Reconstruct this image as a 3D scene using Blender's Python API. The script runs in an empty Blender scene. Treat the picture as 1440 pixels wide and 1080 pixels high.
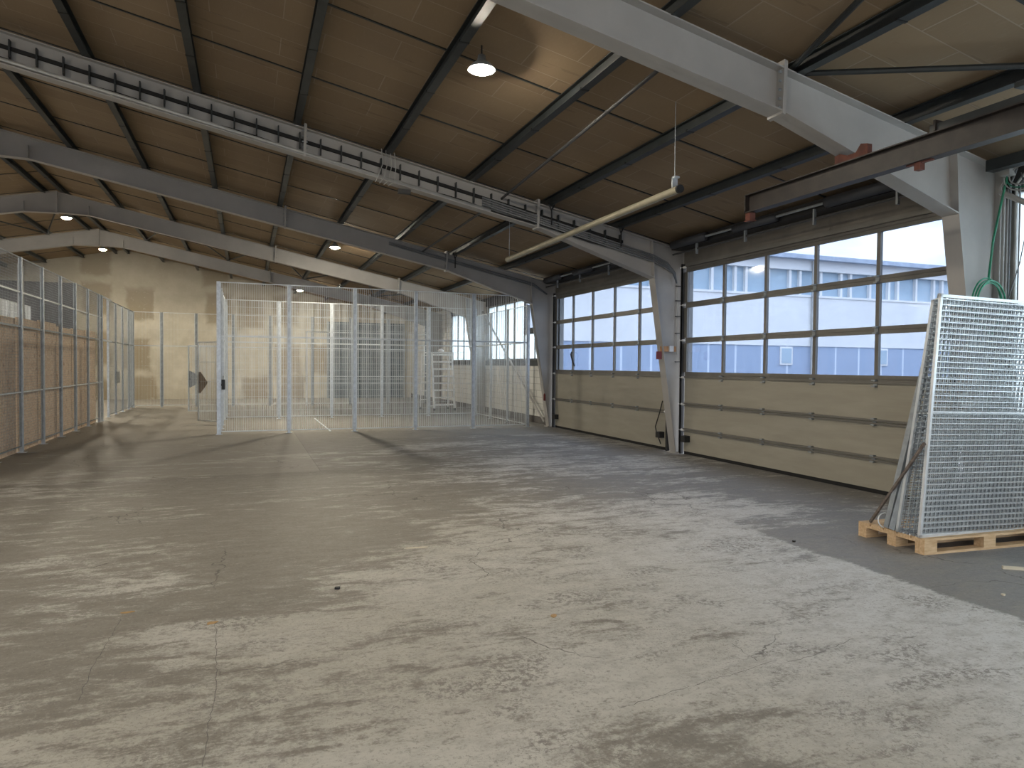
import bpy, math, random
from mathutils import Vector, Matrix
random.seed(7)
scene = bpy.context.scene
COL = scene.collection
R = math.radians

# ------------------------------------------------------------------ materials
class NT:
    def __init__(s, name):
        s.m = bpy.data.materials.new(name); s.m.use_nodes = True
        s.t = s.m.node_tree; s.t.nodes.clear()
        s.out = s.t.nodes.new('ShaderNodeOutputMaterial')
    def n(s, kind, **kw):
        x = s.t.nodes.new(kind)
        for k, v in kw.items():
            if hasattr(x, k): setattr(x, k, v)
            else: s.set(x, k.replace('_', ' ').title() if k.replace('_', ' ').title() in x.inputs else k, v)
        return x
    def set(s, node, inp, v):
        i = node.inputs[inp]
        if hasattr(v, 'is_output'): s.t.links.new(v, i)
        else: i.default_value = v
    def math(s, op, a, b=0.0, c=0.0, clamp=False):
        x = s.t.nodes.new('ShaderNodeMath'); x.operation = op; x.use_clamp = clamp
        s.set(x, 0, a); s.set(x, 1, b)
        if op in ('SMOOTH_MIN', 'SMOOTH_MAX', 'MULTIPLY_ADD', 'COMPARE'): s.set(x, 2, c)
        return x.outputs[0]
    def coord(s, scale=(1, 1, 1), loc=(0, 0, 0), rot=(0, 0, 0)):
        tc = s.t.nodes.new('ShaderNodeTexCoord'); mp = s.t.nodes.new('ShaderNodeMapping')
        mp.inputs['Scale'].default_value = scale; mp.inputs['Location'].default_value = loc
        mp.inputs['Rotation'].default_value = rot
        s.t.links.new(tc.outputs['Object'], mp.inputs[0]); return mp.outputs[0]
    def noise(s, vec, scale=1.0, detail=4.0, rough=0.55, dist=0.0):
        x = s.t.nodes.new('ShaderNodeTexNoise')
        s.set(x, 'Vector', vec); s.set(x, 'Scale', scale); s.set(x, 'Detail', detail)
        s.set(x, 'Roughness', rough); s.set(x, 'Distortion', dist)
        return x.outputs[0]
    def step(s, v, a, b):
        x = s.t.nodes.new('ShaderNodeMapRange'); x.interpolation_type = 'SMOOTHSTEP'; x.clamp = True
        s.set(x, 0, v); s.set(x, 1, a); s.set(x, 2, b); s.set(x, 3, 0.0); s.set(x, 4, 1.0)
        return x.outputs[0]
    def mix(s, f, a, b):
        x = s.t.nodes.new('ShaderNodeMix'); x.data_type = 'RGBA'
        s.set(x, 0, f)
        for i, v in ((6, a), (7, b)):
            if not hasattr(v, 'is_output'): v = (*v[:3], 1)
            s.set(x, i, v)
        return x.outputs[2]
    def bump(s, h, strength=0.3, dist=0.01):
        x = s.t.nodes.new('ShaderNodeBump'); s.set(x, 'Height', h); s.set(x, 'Strength', strength); s.set(x, 'Distance', dist)
        return x.outputs[0]
    def bsdf(s, color, rough=0.6, metal=0.0, normal=None, spec=0.5):
        x = s.t.nodes.new('ShaderNodeBsdfPrincipled')
        if not hasattr(color, 'is_output'): color = (*color[:3], 1)
        s.set(x, 'Base Color', color); s.set(x, 'Roughness', rough); s.set(x, 'Metallic', metal)
        s.set(x, 'Specular IOR Level', spec)
        if normal is not None: s.set(x, 'Normal', normal)
        s.t.links.new(x.outputs[0], s.out.inputs[0]); return x

def plain(name, c, rough=0.6, metal=0.0, var=0.12, scale=3.0, spec=0.5, bump=0.0):
    t = NT(name); v = t.coord()
    n = t.noise(v, scale, 5, 0.6)
    f = t.step(n, 0.35, 0.7)
    col = t.mix(f, tuple(k * (1 - var) for k in c), tuple(min(1, k * (1 + var)) for k in c))
    nm = t.bump(t.noise(v, scale * 12, 3), bump, 0.01) if bump else None
    t.bsdf(col, rough, metal, nm, spec); return t.m

M = {}
M['steel_paint'] = plain('grey_painted_steel', (0.40, 0.385, 0.365), 0.5, 0, 0.06, 1.5, 0.4)
M['dark_steel'] = plain('dark_purlin_steel', (0.022, 0.027, 0.028), 0.45, 0, 0.25, 5)
M['brown_steel'] = plain('dark_brown_steel', (0.024, 0.018, 0.015), 0.55, 0, 0.3, 6)
M['rust'] = plain('rusty_red_steel', (0.11, 0.035, 0.022), 0.8, 0, 0.3, 12)
M['galv'] = plain('galvanised_steel', (0.56, 0.60, 0.64), 0.42, 0.55, 0.12, 14)
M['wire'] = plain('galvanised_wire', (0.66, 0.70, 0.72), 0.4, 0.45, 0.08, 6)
M['lit_wire'] = plain('lit_galvanised_wire', (0.80, 0.83, 0.85), 0.35, 0.5, 0.08, 6)  # lighter copy of the wire colour for the front sheet of the stack
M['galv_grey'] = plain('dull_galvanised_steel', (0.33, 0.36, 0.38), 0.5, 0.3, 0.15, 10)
M['alu'] = plain('door_aluminium', (0.20, 0.19, 0.17), 0.45, 0.25, 0.08, 3)
M['header'] = plain('brown_grey_header', (0.17, 0.155, 0.135), 0.6)
M['spring_grey'] = plain('dark_spring_steel', (0.06, 0.065, 0.075), 0.5, 0.2)
M['weathered_steel'] = plain('weathered_brown_steel', (0.17, 0.14, 0.12), 0.6, 0.2, 0.3, 20)
M['black'] = plain('black_plastic', (0.012, 0.012, 0.013), 0.5)
M['rubber'] = plain('black_rubber', (0.01, 0.01, 0.01), 0.8)
M['cable_grey'] = plain('grey_cable', (0.16, 0.17, 0.18), 0.5)
M['pipe_pale'] = plain('pale_conduit', (0.42, 0.42, 0.40), 0.45, 0.2)
M['green'] = plain('green_hose', (0.02, 0.22, 0.12), 0.4, 0, 0.2, 8)
M['white_paint'] = plain('white_render', (0.8, 0.79, 0.78), 0.7, 0, 0.04, 0.5)
M['white_alu'] = plain('white_aluminium', (0.88, 0.90, 0.90), 0.35, 0.1)
M['red'] = plain('red_sign', (0.16, 0.018, 0.012), 0.5)
M['orange_wood'] = plain('orange_wood', (0.55, 0.30, 0.14), 0.6)
M['tube_metal'] = plain('yellowed_metal_tube', (0.40, 0.37, 0.28), 0.38, 0.5, 0.1, 5)
M['dark_grey'] = plain('dark_grey_paint', (0.05, 0.05, 0.052), 0.6)
M['asphalt'] = plain('asphalt', (0.16, 0.16, 0.165), 0.9, 0, 0.15, 3)
M['leaf'] = plain('dry_leaf', (0.42, 0.26, 0.11), 0.7)
M['pale_wood'] = plain('pale_wood_scrap', (0.6, 0.54, 0.42), 0.7)
M['kerb'] = plain('dark_concrete_kerb', (0.13, 0.12, 0.115), 0.8)
M['left_wall'] = plain('grey_render', (0.15, 0.15, 0.16), 0.85, 0, 0.2, 0.6)

def mat_floor():
    t = NT('worn_painted_concrete')
    tc = t.t.nodes.new('ShaderNodeTexCoord')
    sp = t.t.nodes.new('ShaderNodeSeparateXYZ'); t.t.links.new(tc.outputs['Object'], sp.inputs[0])
    x, y = sp.outputs[0], sp.outputs[1]
    big = t.noise(t.coord((1, 1, 1), (3.1, 7.7, 0)), 0.42, 3, 0.5, 0.3)
    st = t.noise(t.coord((0.42, 1.25, 1), (0, 2, 0), (0, 0, R(-6))), 1.5, 6, 0.66, 0.6)
    st2 = t.noise(t.coord((0.6, 1.5, 1), (5, 2, 0), (0, 0, R(8))), 5.0, 5, 0.7, 0.4)
    fine = t.noise(t.coord(), 55, 3, 0.75)
    mid = t.noise(t.coord((1, 1.3, 1)), 14, 4, 0.7)
    # where the pale coating survives
    wob = t.math('MULTIPLY', t.math('SUBTRACT', st, 0.5), 1.6)
    wx = t.math('ADD', x, wob)
    wy = t.math('ADD', y, t.math('MULTIPLY', wob, 1.6))
    nearness = t.math('SUBTRACT', 1.0, t.step(wy, 5.0, 9.0))
    right_in = t.math('SUBTRACT', 1.0, t.step(t.math('ADD', x, t.math('MULTIPLY', wob, 0.12)), 4.70, 4.95))
    # left limit drifts to the right with distance
    lim = t.math('SUBTRACT', wx, t.math('MULTIPLY', t.step(y, 3.5, 7.5), 3.2))
    left_in = t.step(lim, -2.3, 0.4)
    core = t.math('MULTIPLY', t.math('MULTIPLY', nearness, right_in), left_in)
    farstreak = t.math('MULTIPLY', t.step(y, 8.0, 11.0), t.math('SUBTRACT', 1.0, t.step(y, 13.5, 17.5)))
    farstreak = t.math('MULTIPLY', farstreak, t.step(x, 1.5, 4.0))
    rhs = t.math('MULTIPLY', t.step(x, 4.7, 4.9), t.math('SUBTRACT', 1.0, t.step(y, 4.6, 6.2)))
    b = t.math('ADD', t.math('MULTIPLY', core, t.math('ADD', 0.27, t.math('MULTIPLY', t.step(wx, 0.0, 4.0), 0.09))), -0.125)
    b = t.math('ADD', b, t.math('MULTIPLY', farstreak, 0.12))
    patch = t.math('MULTIPLY', t.math('MULTIPLY', t.step(x, 4.6, 5.0), t.math('SUBTRACT', 1.0, t.step(wx, 5.6, 6.2))), t.math('MULTIPLY', t.step(y, 5.2, 5.9), t.math('SUBTRACT', 1.0, t.step(y, 7.6, 8.4))))
    b = t.math('ADD', b, t.math('MULTIPLY', patch, 0.20))
    b = t.math('SUBTRACT', b, t.math('MULTIPLY', rhs, 0.35))
    b = t.math('SUBTRACT', b, t.math('MULTIPLY', t.step(y, 13.0, 17.0), 0.12))
    v = t.math('ADD', b, t.math('MULTIPLY', t.math('SUBTRACT', big, 0.5), 0.55))
    v = t.math('ADD', v, t.math('MULTIPLY', t.math('SUBTRACT', st, 0.5), 1.35))
    v = t.math('ADD', v, t.math('MULTIPLY', t.math('SUBTRACT', st2, 0.5), 0.95))
    v = t.math('ADD', v, t.math('MULTIPLY', t.math('SUBTRACT', mid, 0.5), 0.55))
    v = t.math('ADD', v, t.math('MULTIPLY', t.math('SUBTRACT', fine, 0.5), 0.45))
    cov = t.step(v, -0.10, 0.16)
    # worn base: brown grey, bluer to the right
    worn = t.mix(t.step(wx, 2.5, 5.5), (0.195, 0.178, 0.150), (0.21, 0.207, 0.21))
    worn = t.mix(t.math('MULTIPLY', t.step(st2, 0.35, 0.75), 0.55), worn, (0.29, 0.27, 0.232))
    worn = t.mix(t.math('MULTIPLY', t.step(mid, 0.55, 0.8), 0.35), worn, (0.115, 0.106, 0.095))
    # far slabs: a lighter bay on the left behind a straight joint
    slab = t.math('MULTIPLY', t.math('LESS_THAN', x, 1.06), t.math('GREATER_THAN', y, 11.1))
    worn = t.mix(t.math('MULTIPLY', slab, 0.55), worn, (0.33, 0.305, 0.26))
    pale = t.mix(t.step(big, 0.4, 0.65), (0.42, 0.40, 0.345), (0.50, 0.485, 0.44))
    pale = t.mix(t.step(wx, 2.0, 4.5), pale, (0.54, 0.54, 0.53))
    pale = t.mix(t.math('MULTIPLY', t.step(t.noise(t.coord((0.8, 1.2, 1), (2, 1, 0)), 7, 6, 0.75), 0.42, 0.66), 0.5), pale, (0.29, 0.275, 0.245))
    speck = t.math('MULTIPLY', t.step(t.noise(t.coord((1, 1, 1), (9, 9, 0)), 95, 2, 0.6), 0.60, 0.68), t.step(t.noise(t.coord(), 1.3, 3), 0.4, 0.65))
    pale = t.mix(t.math('MULTIPLY', speck, 0.7), pale, (0.14, 0.13, 0.12))
    grit = t.step(t.noise(t.coord((1, 1, 1), (5, 1, 0)), 38, 5, 0.85), 0.53, 0.60)
    pale = t.mix(t.math('MULTIPLY', grit, t.math('ADD', 0.34, t.math('MULTIPLY', t.step(st2, 0.42, 0.65), 0.45))), pale, (0.17, 0.155, 0.135))
    clus = t.math('MULTIPLY', t.step(t.noise(t.coord((0.8, 1.3, 1), (11, 4, 0)), 1.7, 5, 0.7), 0.50, 0.62), t.step(t.noise(t.coord((1, 1, 1), (3, 13, 0)), 24, 4, 0.8), 0.47, 0.56))
    pale = t.mix(t.math('MULTIPLY', clus, 0.75), pale, (0.15, 0.135, 0.12))
    grit2 = t.step(t.noise(t.coord((1, 1, 1), (2, 8, 0)), 30, 5, 0.85), 0.54, 0.62)
    worn = t.mix(t.math('MULTIPLY', grit2, 0.45), worn, (0.36, 0.34, 0.30))
    worn = t.mix(t.math('MULTIPLY', t.step(t.noise(t.coord((1, 1, 1), (7, 3, 0)), 44, 4, 0.8), 0.56, 0.64), 0.5), worn, (0.09, 0.083, 0.075))
    col = t.mix(cov, worn, pale)
    # cracks, thin and broken
    vo = t.t.nodes.new('ShaderNodeTexVoronoi'); vo.feature = 'DISTANCE_TO_EDGE'
    va = t.t.nodes.new('ShaderNodeVectorMath'); va.operation = 'ADD'
    nz = t.t.nodes.new('ShaderNodeTexNoise'); nz.inputs['Scale'].default_value = 2.2; nz.inputs['Detail'].default_value = 5
    vs = t.t.nodes.new('ShaderNodeVectorMath'); vs.operation = 'SCALE'; vs.inputs['Scale'].default_value = 0.5
    t.t.links.new(tc.outputs['Object'], nz.inputs['Vector']); t.t.links.new(nz.outputs[1], vs.inputs[0])
    t.t.links.new(tc.outputs['Object'], va.inputs[0]); t.t.links.new(vs.outputs[0], va.inputs[1])
    t.t.links.new(va.outputs[0], vo.inputs['Vector']); vo.inputs['Scale'].default_value = 0.42
    crack = t.math('MULTIPLY', t.math('SUBTRACT', 1.0, t.step(vo.outputs[0], 0.0008, 0.0026)), t.step(t.noise(t.coord(), 0.6, 2), 0.47, 0.55))
    col = t.mix(t.math('MULTIPLY', crack, 0.7), col, (0.05, 0.045, 0.04))
    # straight expansion joints
    jx = t.math('LESS_THAN', t.math('ABSOLUTE', t.math('SUBTRACT', x, t.math('ADD', 1.06, t.math('MULTIPLY', wob, 0.0)))), 0.008)
    jm = t.math('MULTIPLY', jx, t.math('GREATER_THAN', y, 11.1))
    col = t.mix(t.math('MULTIPLY', jm, 0.4), col, (0.06, 0.055, 0.05))
    h = t.math('ADD', t.math('MULTIPLY', cov, 0.6), t.math('MULTIPLY', fine, 0.5))
    rough = t.math('ADD', 0.42, t.math('MULTIPLY', mid, 0.35))
    t.bsdf(col, rough, 0, t.bump(h, 0.25, 0.004), 0.35)
    return t.m
M['floor'] = mat_floor()

def mat_ceiling():
    t = NT('brown_acoustic_roof_board')
    v = t.coord((1, 1, 1), (0.4, 0.1, 0))
    br = t.t.nodes.new('ShaderNodeTexBrick')
    t.set(br, 'Vector', v); t.set(br, 'Scale', 1.0); br.inputs['Brick Width'].default_value = 1.25
    br.inputs['Row Height'].default_value = 0.5; br.inputs['Mortar Size'].default_value = 0.006
    br.inputs['Color1'].default_value = (0.27, 0.20, 0.128, 1); br.inputs['Color2'].default_value = (0.32, 0.24, 0.155, 1)
    br.inputs['Mortar'].default_value = (0.36, 0.29, 0.22, 1); br.offset = 0.37; br.inputs['Bias'].default_value = -0.3
    n = t.noise(t.coord((1, 1, 1)), 0.8, 4, 0.6)
    col = t.mix(t.math('MULTIPLY', t.step(n, 0.35, 0.75), 0.35), br.outputs[0], (0.20, 0.145, 0.10))
    f = t.noise(t.coord((6, 1, 1)), 6, 4, 0.7)
    col = t.mix(t.math('MULTIPLY', t.step(f, 0.5, 0.8), 0.25), col, (0.36, 0.28, 0.2))
    sc = t.math('MULTIPLY', t.step(t.noise(t.coord((0.8, 5, 1), (4, 4, 0)), 1.6, 2), 0.66, 0.69), 0.35)
    col = t.mix(sc, col, (0.16, 0.115, 0.08))
    t.bsdf(col, 0.85, 0, t.bump(t.noise(t.coord(), 60, 3), 0.3, 0.004), 0.2)
    return t.m
M['ceiling'] = mat_ceiling()

def mat_backwall():
    t = NT('patched_plaster_blocks')
    tc = t.coord((1, 1, 1))
    sp = t.t.nodes.new('ShaderNodeSeparateXYZ'); t.t.links.new(tc, sp.inputs[0])
    x, z = sp.outputs[0], sp.outputs[2]
    cb = t.t.nodes.new('ShaderNodeCombineXYZ'); t.set(cb, 0, t.math('MULTIPLY', x, 0.62)); t.set(cb, 1, t.math('MULTIPLY', z, 0.5))
    ns = t.t.nodes.new('ShaderNodeTexNoise'); t.set(ns, 'Vector', tc); t.set(ns, 'Scale', 2.2); t.set(ns, 'Detail', 4.0)
    vm = t.t.nodes.new('ShaderNodeVectorMath'); vm.operation = 'SCALE'; vm.inputs['Scale'].default_value = 0.22
    t.t.links.new(ns.outputs[1], vm.inputs[0])
    ad = t.t.nodes.new('ShaderNodeVectorMath'); ad.operation = 'ADD'
    t.t.links.new(cb.outputs[0], ad.inputs[0]); t.t.links.new(vm.outputs[0], ad.inputs[1])
    vo = t.t.nodes.new('ShaderNodeTexVoronoi'); vo.distance = 'CHEBYCHEV'; vo.voronoi_dimensions = '2D'
    vo.inputs['Randomness'].default_value = 0.4; vo.inputs['Scale'].default_value = 1.0
    t.t.links.new(ad.outputs[0], vo.inputs['Vector'])
    pick = t.t.nodes.new('ShaderNodeSeparateColor'); t.t.links.new(vo.outputs[1], pick.inputs[0])
    f = t.math('MULTIPLY', t.step(pick.outputs[0], 0.32, 0.5), t.math('SUBTRACT', 1.0, t.step(vo.outputs[0], 0.28, 0.42)))
    base = t.mix(t.step(t.noise(tc, 1.3, 5, 0.65), 0.35, 0.7), (0.54, 0.50, 0.40), (0.66, 0.615, 0.51))
    col = t.mix(t.math('MULTIPLY', f, 0.85), base, (0.33, 0.27, 0.18))
    col = t.mix(t.math('MULTIPLY', t.step(t.noise(tc, 9, 3), 0.62, 0.72), 0.5), col, (0.62, 0.58, 0.48))
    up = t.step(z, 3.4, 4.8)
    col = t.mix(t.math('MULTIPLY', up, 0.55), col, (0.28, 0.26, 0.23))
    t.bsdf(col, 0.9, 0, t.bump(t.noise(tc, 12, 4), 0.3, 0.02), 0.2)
    return t.m
M['back_wall'] = mat_backwall()

def mat_whitebrick():
    t = NT('white_painted_brick')
    tc = t.t.nodes.new('ShaderNodeTexCoord'); sp = t.t.nodes.new('ShaderNodeSeparateXYZ')
    t.t.links.new(tc.outputs['Object'], sp.inputs[0])
    cb = t.t.nodes.new('ShaderNodeCombineXYZ'); t.set(cb, 0, sp.outputs[1]); t.set(cb, 1, sp.outputs[2])
    br = t.t.nodes.new('ShaderNodeTexBrick'); t.set(br, 'Vector', cb.outputs[0]); t.set(br, 'Scale', 1.0)
    br.inputs['Brick Width'].default_value = 0.5; br.inputs['Row Height'].default_value = 0.19; br.inputs['Mortar Size'].default_value = 0.008
    br.inputs['Color1'].default_value = (0.66, 0.65, 0.61, 1); br.inputs['Color2'].default_value = (0.72, 0.71, 0.67, 1)
    br.inputs['Mortar'].default_value = (0.45, 0.44, 0.41, 1)
    t.bsdf(br.outputs[0], 0.75, 0, None, 0.3); return t.m
M['white_brick'] = mat_whitebrick()

def mat_door():
    t = NT('beige_door_sandwich_panel')
    v = t.coord()
    w = t.t.nodes.new('ShaderNodeTexWave'); w.bands_direction = 'Z'; t.set(w, 'Vector', v); t.set(w, 'Scale', 9.0); t.set(w, 'Distortion', 0.0)
    n = t.noise(t.coord((1, 0.5, 3)), 2.5, 4)
    col = t.mix(t.step(n, 0.3, 0.75), (0.36, 0.335, 0.27), (0.41, 0.385, 0.315))
    h = t.math('ADD', t.math('MULTIPLY', w.outputs[1], 0.3), t.math('MULTIPLY', t.noise(v, 60, 2), 0.6))
    t.bsdf(col, 0.6, 0, t.bump(h, 0.15, 0.004), 0.35); return t.m
M['door'] = mat_door()

def mat_osb():
    t = NT('oriented_strand_board')
    v = t.coord()
    vo = t.t.nodes.new('ShaderNodeTexVoronoi'); t.set(vo, 'Vector', t.coord((1, 1, 2.2), (0, 0, 0), (R(35), 0, 0))); t.set(vo, 'Scale', 16.0)
    sc = t.t.nodes.new('ShaderNodeSeparateColor'); t.t.links.new(vo.outputs[1], sc.inputs[0])
    col = t.mix(sc.outputs[0], (0.80, 0.56, 0.36), (0.95, 0.77, 0.57))
    col = t.mix(t.step(t.noise(v, 9, 4), 0.55, 0.75), col, (0.52, 0.31, 0.18))
    t.bsdf(col, 0.75, 0, None, 0.3); return t.m
M['osb'] = mat_osb()

def mat_wood():
    t = NT('pallet_wood')
    n = t.noise(t.coord((2, 14, 14)), 3, 5, 0.6)
    col = t.mix(t.step(n, 0.3, 0.75), (0.50, 0.33, 0.18), (0.68, 0.50, 0.31))
    t.bsdf(col, 0.75, 0, None, 0.3); return t.m
M['wood'] = mat_wood()

def mat_cladding():
    t = NT('blue_grey_metal_cladding')
    tc = t.t.nodes.new('ShaderNodeTexCoord'); sp = t.t.nodes.new('ShaderNodeSeparateXYZ')
    t.t.links.new(tc.outputs['Object'], sp.inputs[0])
    fr = t.math('FRACT', t.math('MULTIPLY', sp.outputs[0], 0.55))
    line = t.math('LESS_THAN', fr, 0.07)
    rib = t.math('FRACT', t.math('MULTIPLY', sp.outputs[0], 6.0))
    base = t.mix(t.math('MULTIPLY', rib, 0.25), (0.34, 0.41, 0.54), (0.46, 0.53, 0.66))
    col = t.mix(t.math('MULTIPLY', line, 0.8), base, (0.72, 0.78, 0.86))
    t.bsdf(col, 0.6, 0, None, 0.3); return t.m
M['cladding'] = mat_cladding()

def mat_glass(name, tint, gl=0.06):
    t = NT(name)
    tr = t.n('ShaderNodeBsdfTransparent'); t.set(tr, 'Color', (*tint, 1))
    g = t.n('ShaderNodeBsdfGlossy'); t.set(g, 'Roughness', 0.05); t.set(g, 'Color', (0.9, 0.9, 0.9, 1))
    mx = t.n('ShaderNodeMixShader'); t.set(mx, 0, gl)
    t.t.links.new(tr.outputs[0], mx.inputs[1]); t.t.links.new(g.outputs[0], mx.inputs[2])
    t.t.links.new(mx.outputs[0], t.out.inputs[0]); return t.m
M['glass'] = mat_glass('clear_acrylic_pane', (0.56, 0.605, 0.67))
def mat_frost():
    t = NT('frosted_wired_glass')
    n = t.noise(t.coord(), 26, 3, 0.6)
    c = t.mix(t.step(n, 0.4, 0.6), (0.86, 0.93, 0.94), (0.93, 0.98, 0.98))
    tl = t.n('ShaderNodeBsdfTranslucent'); t.set(tl, 'Color', c)
    tr = t.n('ShaderNodeBsdfTransparent'); t.set(tr, 'Color', (0.75, 0.82, 0.85, 1))
    mx = t.n('ShaderNodeMixShader'); t.set(mx, 0, 0.3)
    t.t.links.new(tl.outputs[0], mx.inputs[1]); t.t.links.new(tr.outputs[0], mx.inputs[2])
    t.t.links.new(mx.outputs[0], t.out.inputs[0]); return t.m
M['frost'] = mat_frost()
def mat_sash():
    t = NT('reflecting_window_glass')
    n = t.noise(t.coord((0.3, 1, 0.5)), 1.2, 3)
    t.bsdf(t.mix(n, (0.26, 0.37, 0.47), (0.52, 0.62, 0.70)), 0.15); return t.m
M['sash'] = mat_sash()
def mat_emit(name, c, s):
    t = NT(name); e = t.n('ShaderNodeEmission'); t.set(e, 'Color', (*c, 1)); t.set(e, 'Strength', s)
    t.t.links.new(e.outputs[0], t.out.inputs[0]); return t.m
LAMP = 105.0
M['hall_lamp'] = mat_emit('warm_hall_lamp_lens', (1.0, 0.90, 0.72), LAMP * 2.2)
M['fill_lamp'] = mat_emit('fill_lamp_lens', (1.0, 0.93, 0.80), LAMP * 4)  # strong emitter for the added out-of-view fill lamps
M['lamp'] = mat_emit('lit_lamp_lens', (1.0, 0.90, 0.74), LAMP)

# ------------------------------------------------------------------ mesh building
class MB:
    def __init__(s): s.v = []; s.f = []
    def box(s, a, b):
        x0, y0, z0 = (min(p, q) for p, q in zip(a, b)); x1, y1, z1 = (max(p, q) for p, q in zip(a, b))
        i = len(s.v)
        s.v += [(x0, y0, z0), (x1, y0, z0), (x1, y1, z0), (x0, y1, z0), (x0, y0, z1), (x1, y0, z1), (x1, y1, z1), (x0, y1, z1)]
        s.f += [[i + k for k in q] for q in ((0, 3, 2, 1), (4, 5, 6, 7), (0, 1, 5, 4), (1, 2, 6, 5), (2, 3, 7, 6), (3, 0, 4, 7))]
        return s
    def quad(s, *p):
        i = len(s.v); s.v += [tuple(q) for q in p]; s.f.append(list(range(i, i + len(p)))); return s
    def prism(s, poly, axis, a, b):
        """poly: 2-D outline in the other two axes; extruded along axis from a to b"""
        def P(u, w, t):
            return {0: (t, u, w), 1: (u, t, w), 2: (u, w, t)}[axis]
        i = len(s.v); n = len(poly)
        s.v += [P(u, w, a) for u, w in poly] + [P(u, w, b) for u, w in poly]
        s.f.append([i + k for k in range(n)][::-1]); s.f.append([i + n + k for k in range(n)])
        for k in range(n):
            s.f.append([i + k, i + (k + 1) % n, i + n + (k + 1) % n, i + n + k])
        return s
    def bar(s, p, q, w, h, up=(0, 0, 1)):
        p, q = Vector(p), Vector(q); d = (q - p).normalized(); up = Vector(up)
        if abs(d.dot(up)) > 0.98: up = Vector((0, 1, 0))
        r = d.cross(up).normalized() * (w / 2); u = r.normalized().cross(d).normalized() * (h / 2)
        i = len(s.v)
        for c in (p, q): s.v += [tuple(c - r - u), tuple(c + r - u), tuple(c + r + u), tuple(c - r + u)]
        s.f += [[i + k for k in t] for t in ((0, 3, 2, 1), (4, 5, 6, 7), (0, 1, 5, 4), (1, 2, 6, 5), (2, 3, 7, 6), (3, 0, 4, 7))]
        return s
    def tube(s, pts, r, n=8, caps=True):
        pts = [Vector(p) for p in pts]; i = len(s.v); prev = None
        for k, p in enumerate(pts):
            d = (pts[min(k + 1, len(pts) - 1)] - pts[max(k - 1, 0)]).normalized()
            up = Vector((0, 0, 1)) if abs(d.z) < 0.95 else Vector((0, 1, 0))
            if prev is not None and abs(prev.dot(d)) < 0.95: up = prev
            a = d.cross(up).normalized(); b = a.cross(d).normalized(); prev = b
            for j in range(n):
                t = 2 * math.pi * j / n
                s.v.append(tuple(p + a * (r * math.cos(t)) + b * (r * math.sin(t))))
        for k in range(len(pts) - 1):
            for j in range(n):
                o = i + k * n; j2 = (j + 1) % n
                s.f.append([o + j, o + j2, o + n + j2, o + n + j])
        if caps:
            s.f.append([i + j for j in range(n)][::-1]); s.f.append([i + (len(pts) - 1) * n + j for j in range(n)])
        return s
    def lathe(s, prof, c=(0, 0, 0), n=20):
        i = len(s.v)
        for r, z in prof:
            for j in range(n):
                t = 2 * math.pi * j / n
                s.v.append((c[0] + r * math.cos(t), c[1] + r * math.sin(t), c[2] + z))
        for k in range(len(prof) - 1):
            for j in range(n):
                j2 = (j + 1) % n; o = i + k * n
                s.f.append([o + j, o + j2, o + n + j2, o + n + j])
        s.f.append([i + j for j in range(n)][::-1]); s.f.append([i + (len(prof) - 1) * n + j for j in range(n)])
        return s
    def build(s, name, mat, parent=None, smooth=False, kind=None, label=None, cat=None, group=None, loc=None):
        me = bpy.data.meshes.new(name); me.from_pydata([tuple(v) for v in s.v], [], s.f); me.update()
        me.materials.append(M[mat] if isinstance(mat, str) else mat)
        if smooth:
            for p in me.polygons: p.use_smooth = True
        o = bpy.data.objects.new(name, me); COL.objects.link(o)
        if parent is not None: o.parent = parent
        if loc is not None: o.location = loc
        return tag(o, label, cat, group, kind)

def tag(o, label=None, cat=None, group=None, kind=None):
    if label: o['label'] = label
    if cat: o['category'] = cat
    if group: o['group'] = group
    if kind: o['kind'] = kind
    return o
def empty(name, loc, label=None, cat=None, group=None, rot=(0, 0, 0), kind=None):
    o = bpy.data.objects.new(name, None); COL.objects.link(o); o.location = loc; o.rotation_euler = rot
    o.empty_display_size = 0.1
    return tag(o, label, cat, group, kind)
def again(src, name, parent, loc=None, rot=None):
    o = src.copy(); COL.objects.link(o); o.parent = parent
    if loc is not None: o.location = loc
    if rot is not None: o.rotation_euler = rot
    return o

# ------------------------------------------------------------------ layout numbers (metres)
RX = -5.09                    # ridge line
def T(x): return 6.53 - 0.204 * abs(x - RX)        # top of the rafters
def CE(x): return T(x) + 0.145                     # underside of the roof boards
XR, XL = 7.9, 2 * RX - 7.9
Y0, Y1 = -6.6, 35.3
FY = [5.45, 11.45, 17.45, 23.45, 29.45]
PX = [0.73 + 1.415 * k for k in range(-4, 5)]      # purlins of the right slope

# ------------------------------------------------------------------ the shell
MB().box((XL - 0.3, Y0 - 0.3, -0.2), (XR + 0.3, Y1 + 0.3, 0)).build('floor', 'floor', kind='structure')
floor_obj = bpy.data.objects['floor']
MB().box((XR + 0.3, -30, -0.3), (90, 90, -0.04)).box((-60, -40, -0.3), (XR + 0.3, Y0 - 0.3, -0.04)).build('ground', 'asphalt', kind='structure')
c = MB()
c.prism([(RX, CE(RX)), (XR + 0.5, CE(XR + 0.5)), (XR + 0.5, CE(XR + 0.5) + 0.2), (RX, CE(RX) + 0.2)], 1, Y0, Y1)
ceil_r = c.build('ceiling', 'ceiling', kind='structure')
c = MB()
c.prism([(RX, CE(RX)), (XL - 0.5, CE(XL - 0.5)), (XL - 0.5, CE(XL - 0.5) + 0.2), (RX, CE(RX) + 0.2)], 1, Y0, Y1)
ceil_l = c.build('ceiling', 'ceiling', kind='structure')
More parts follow.
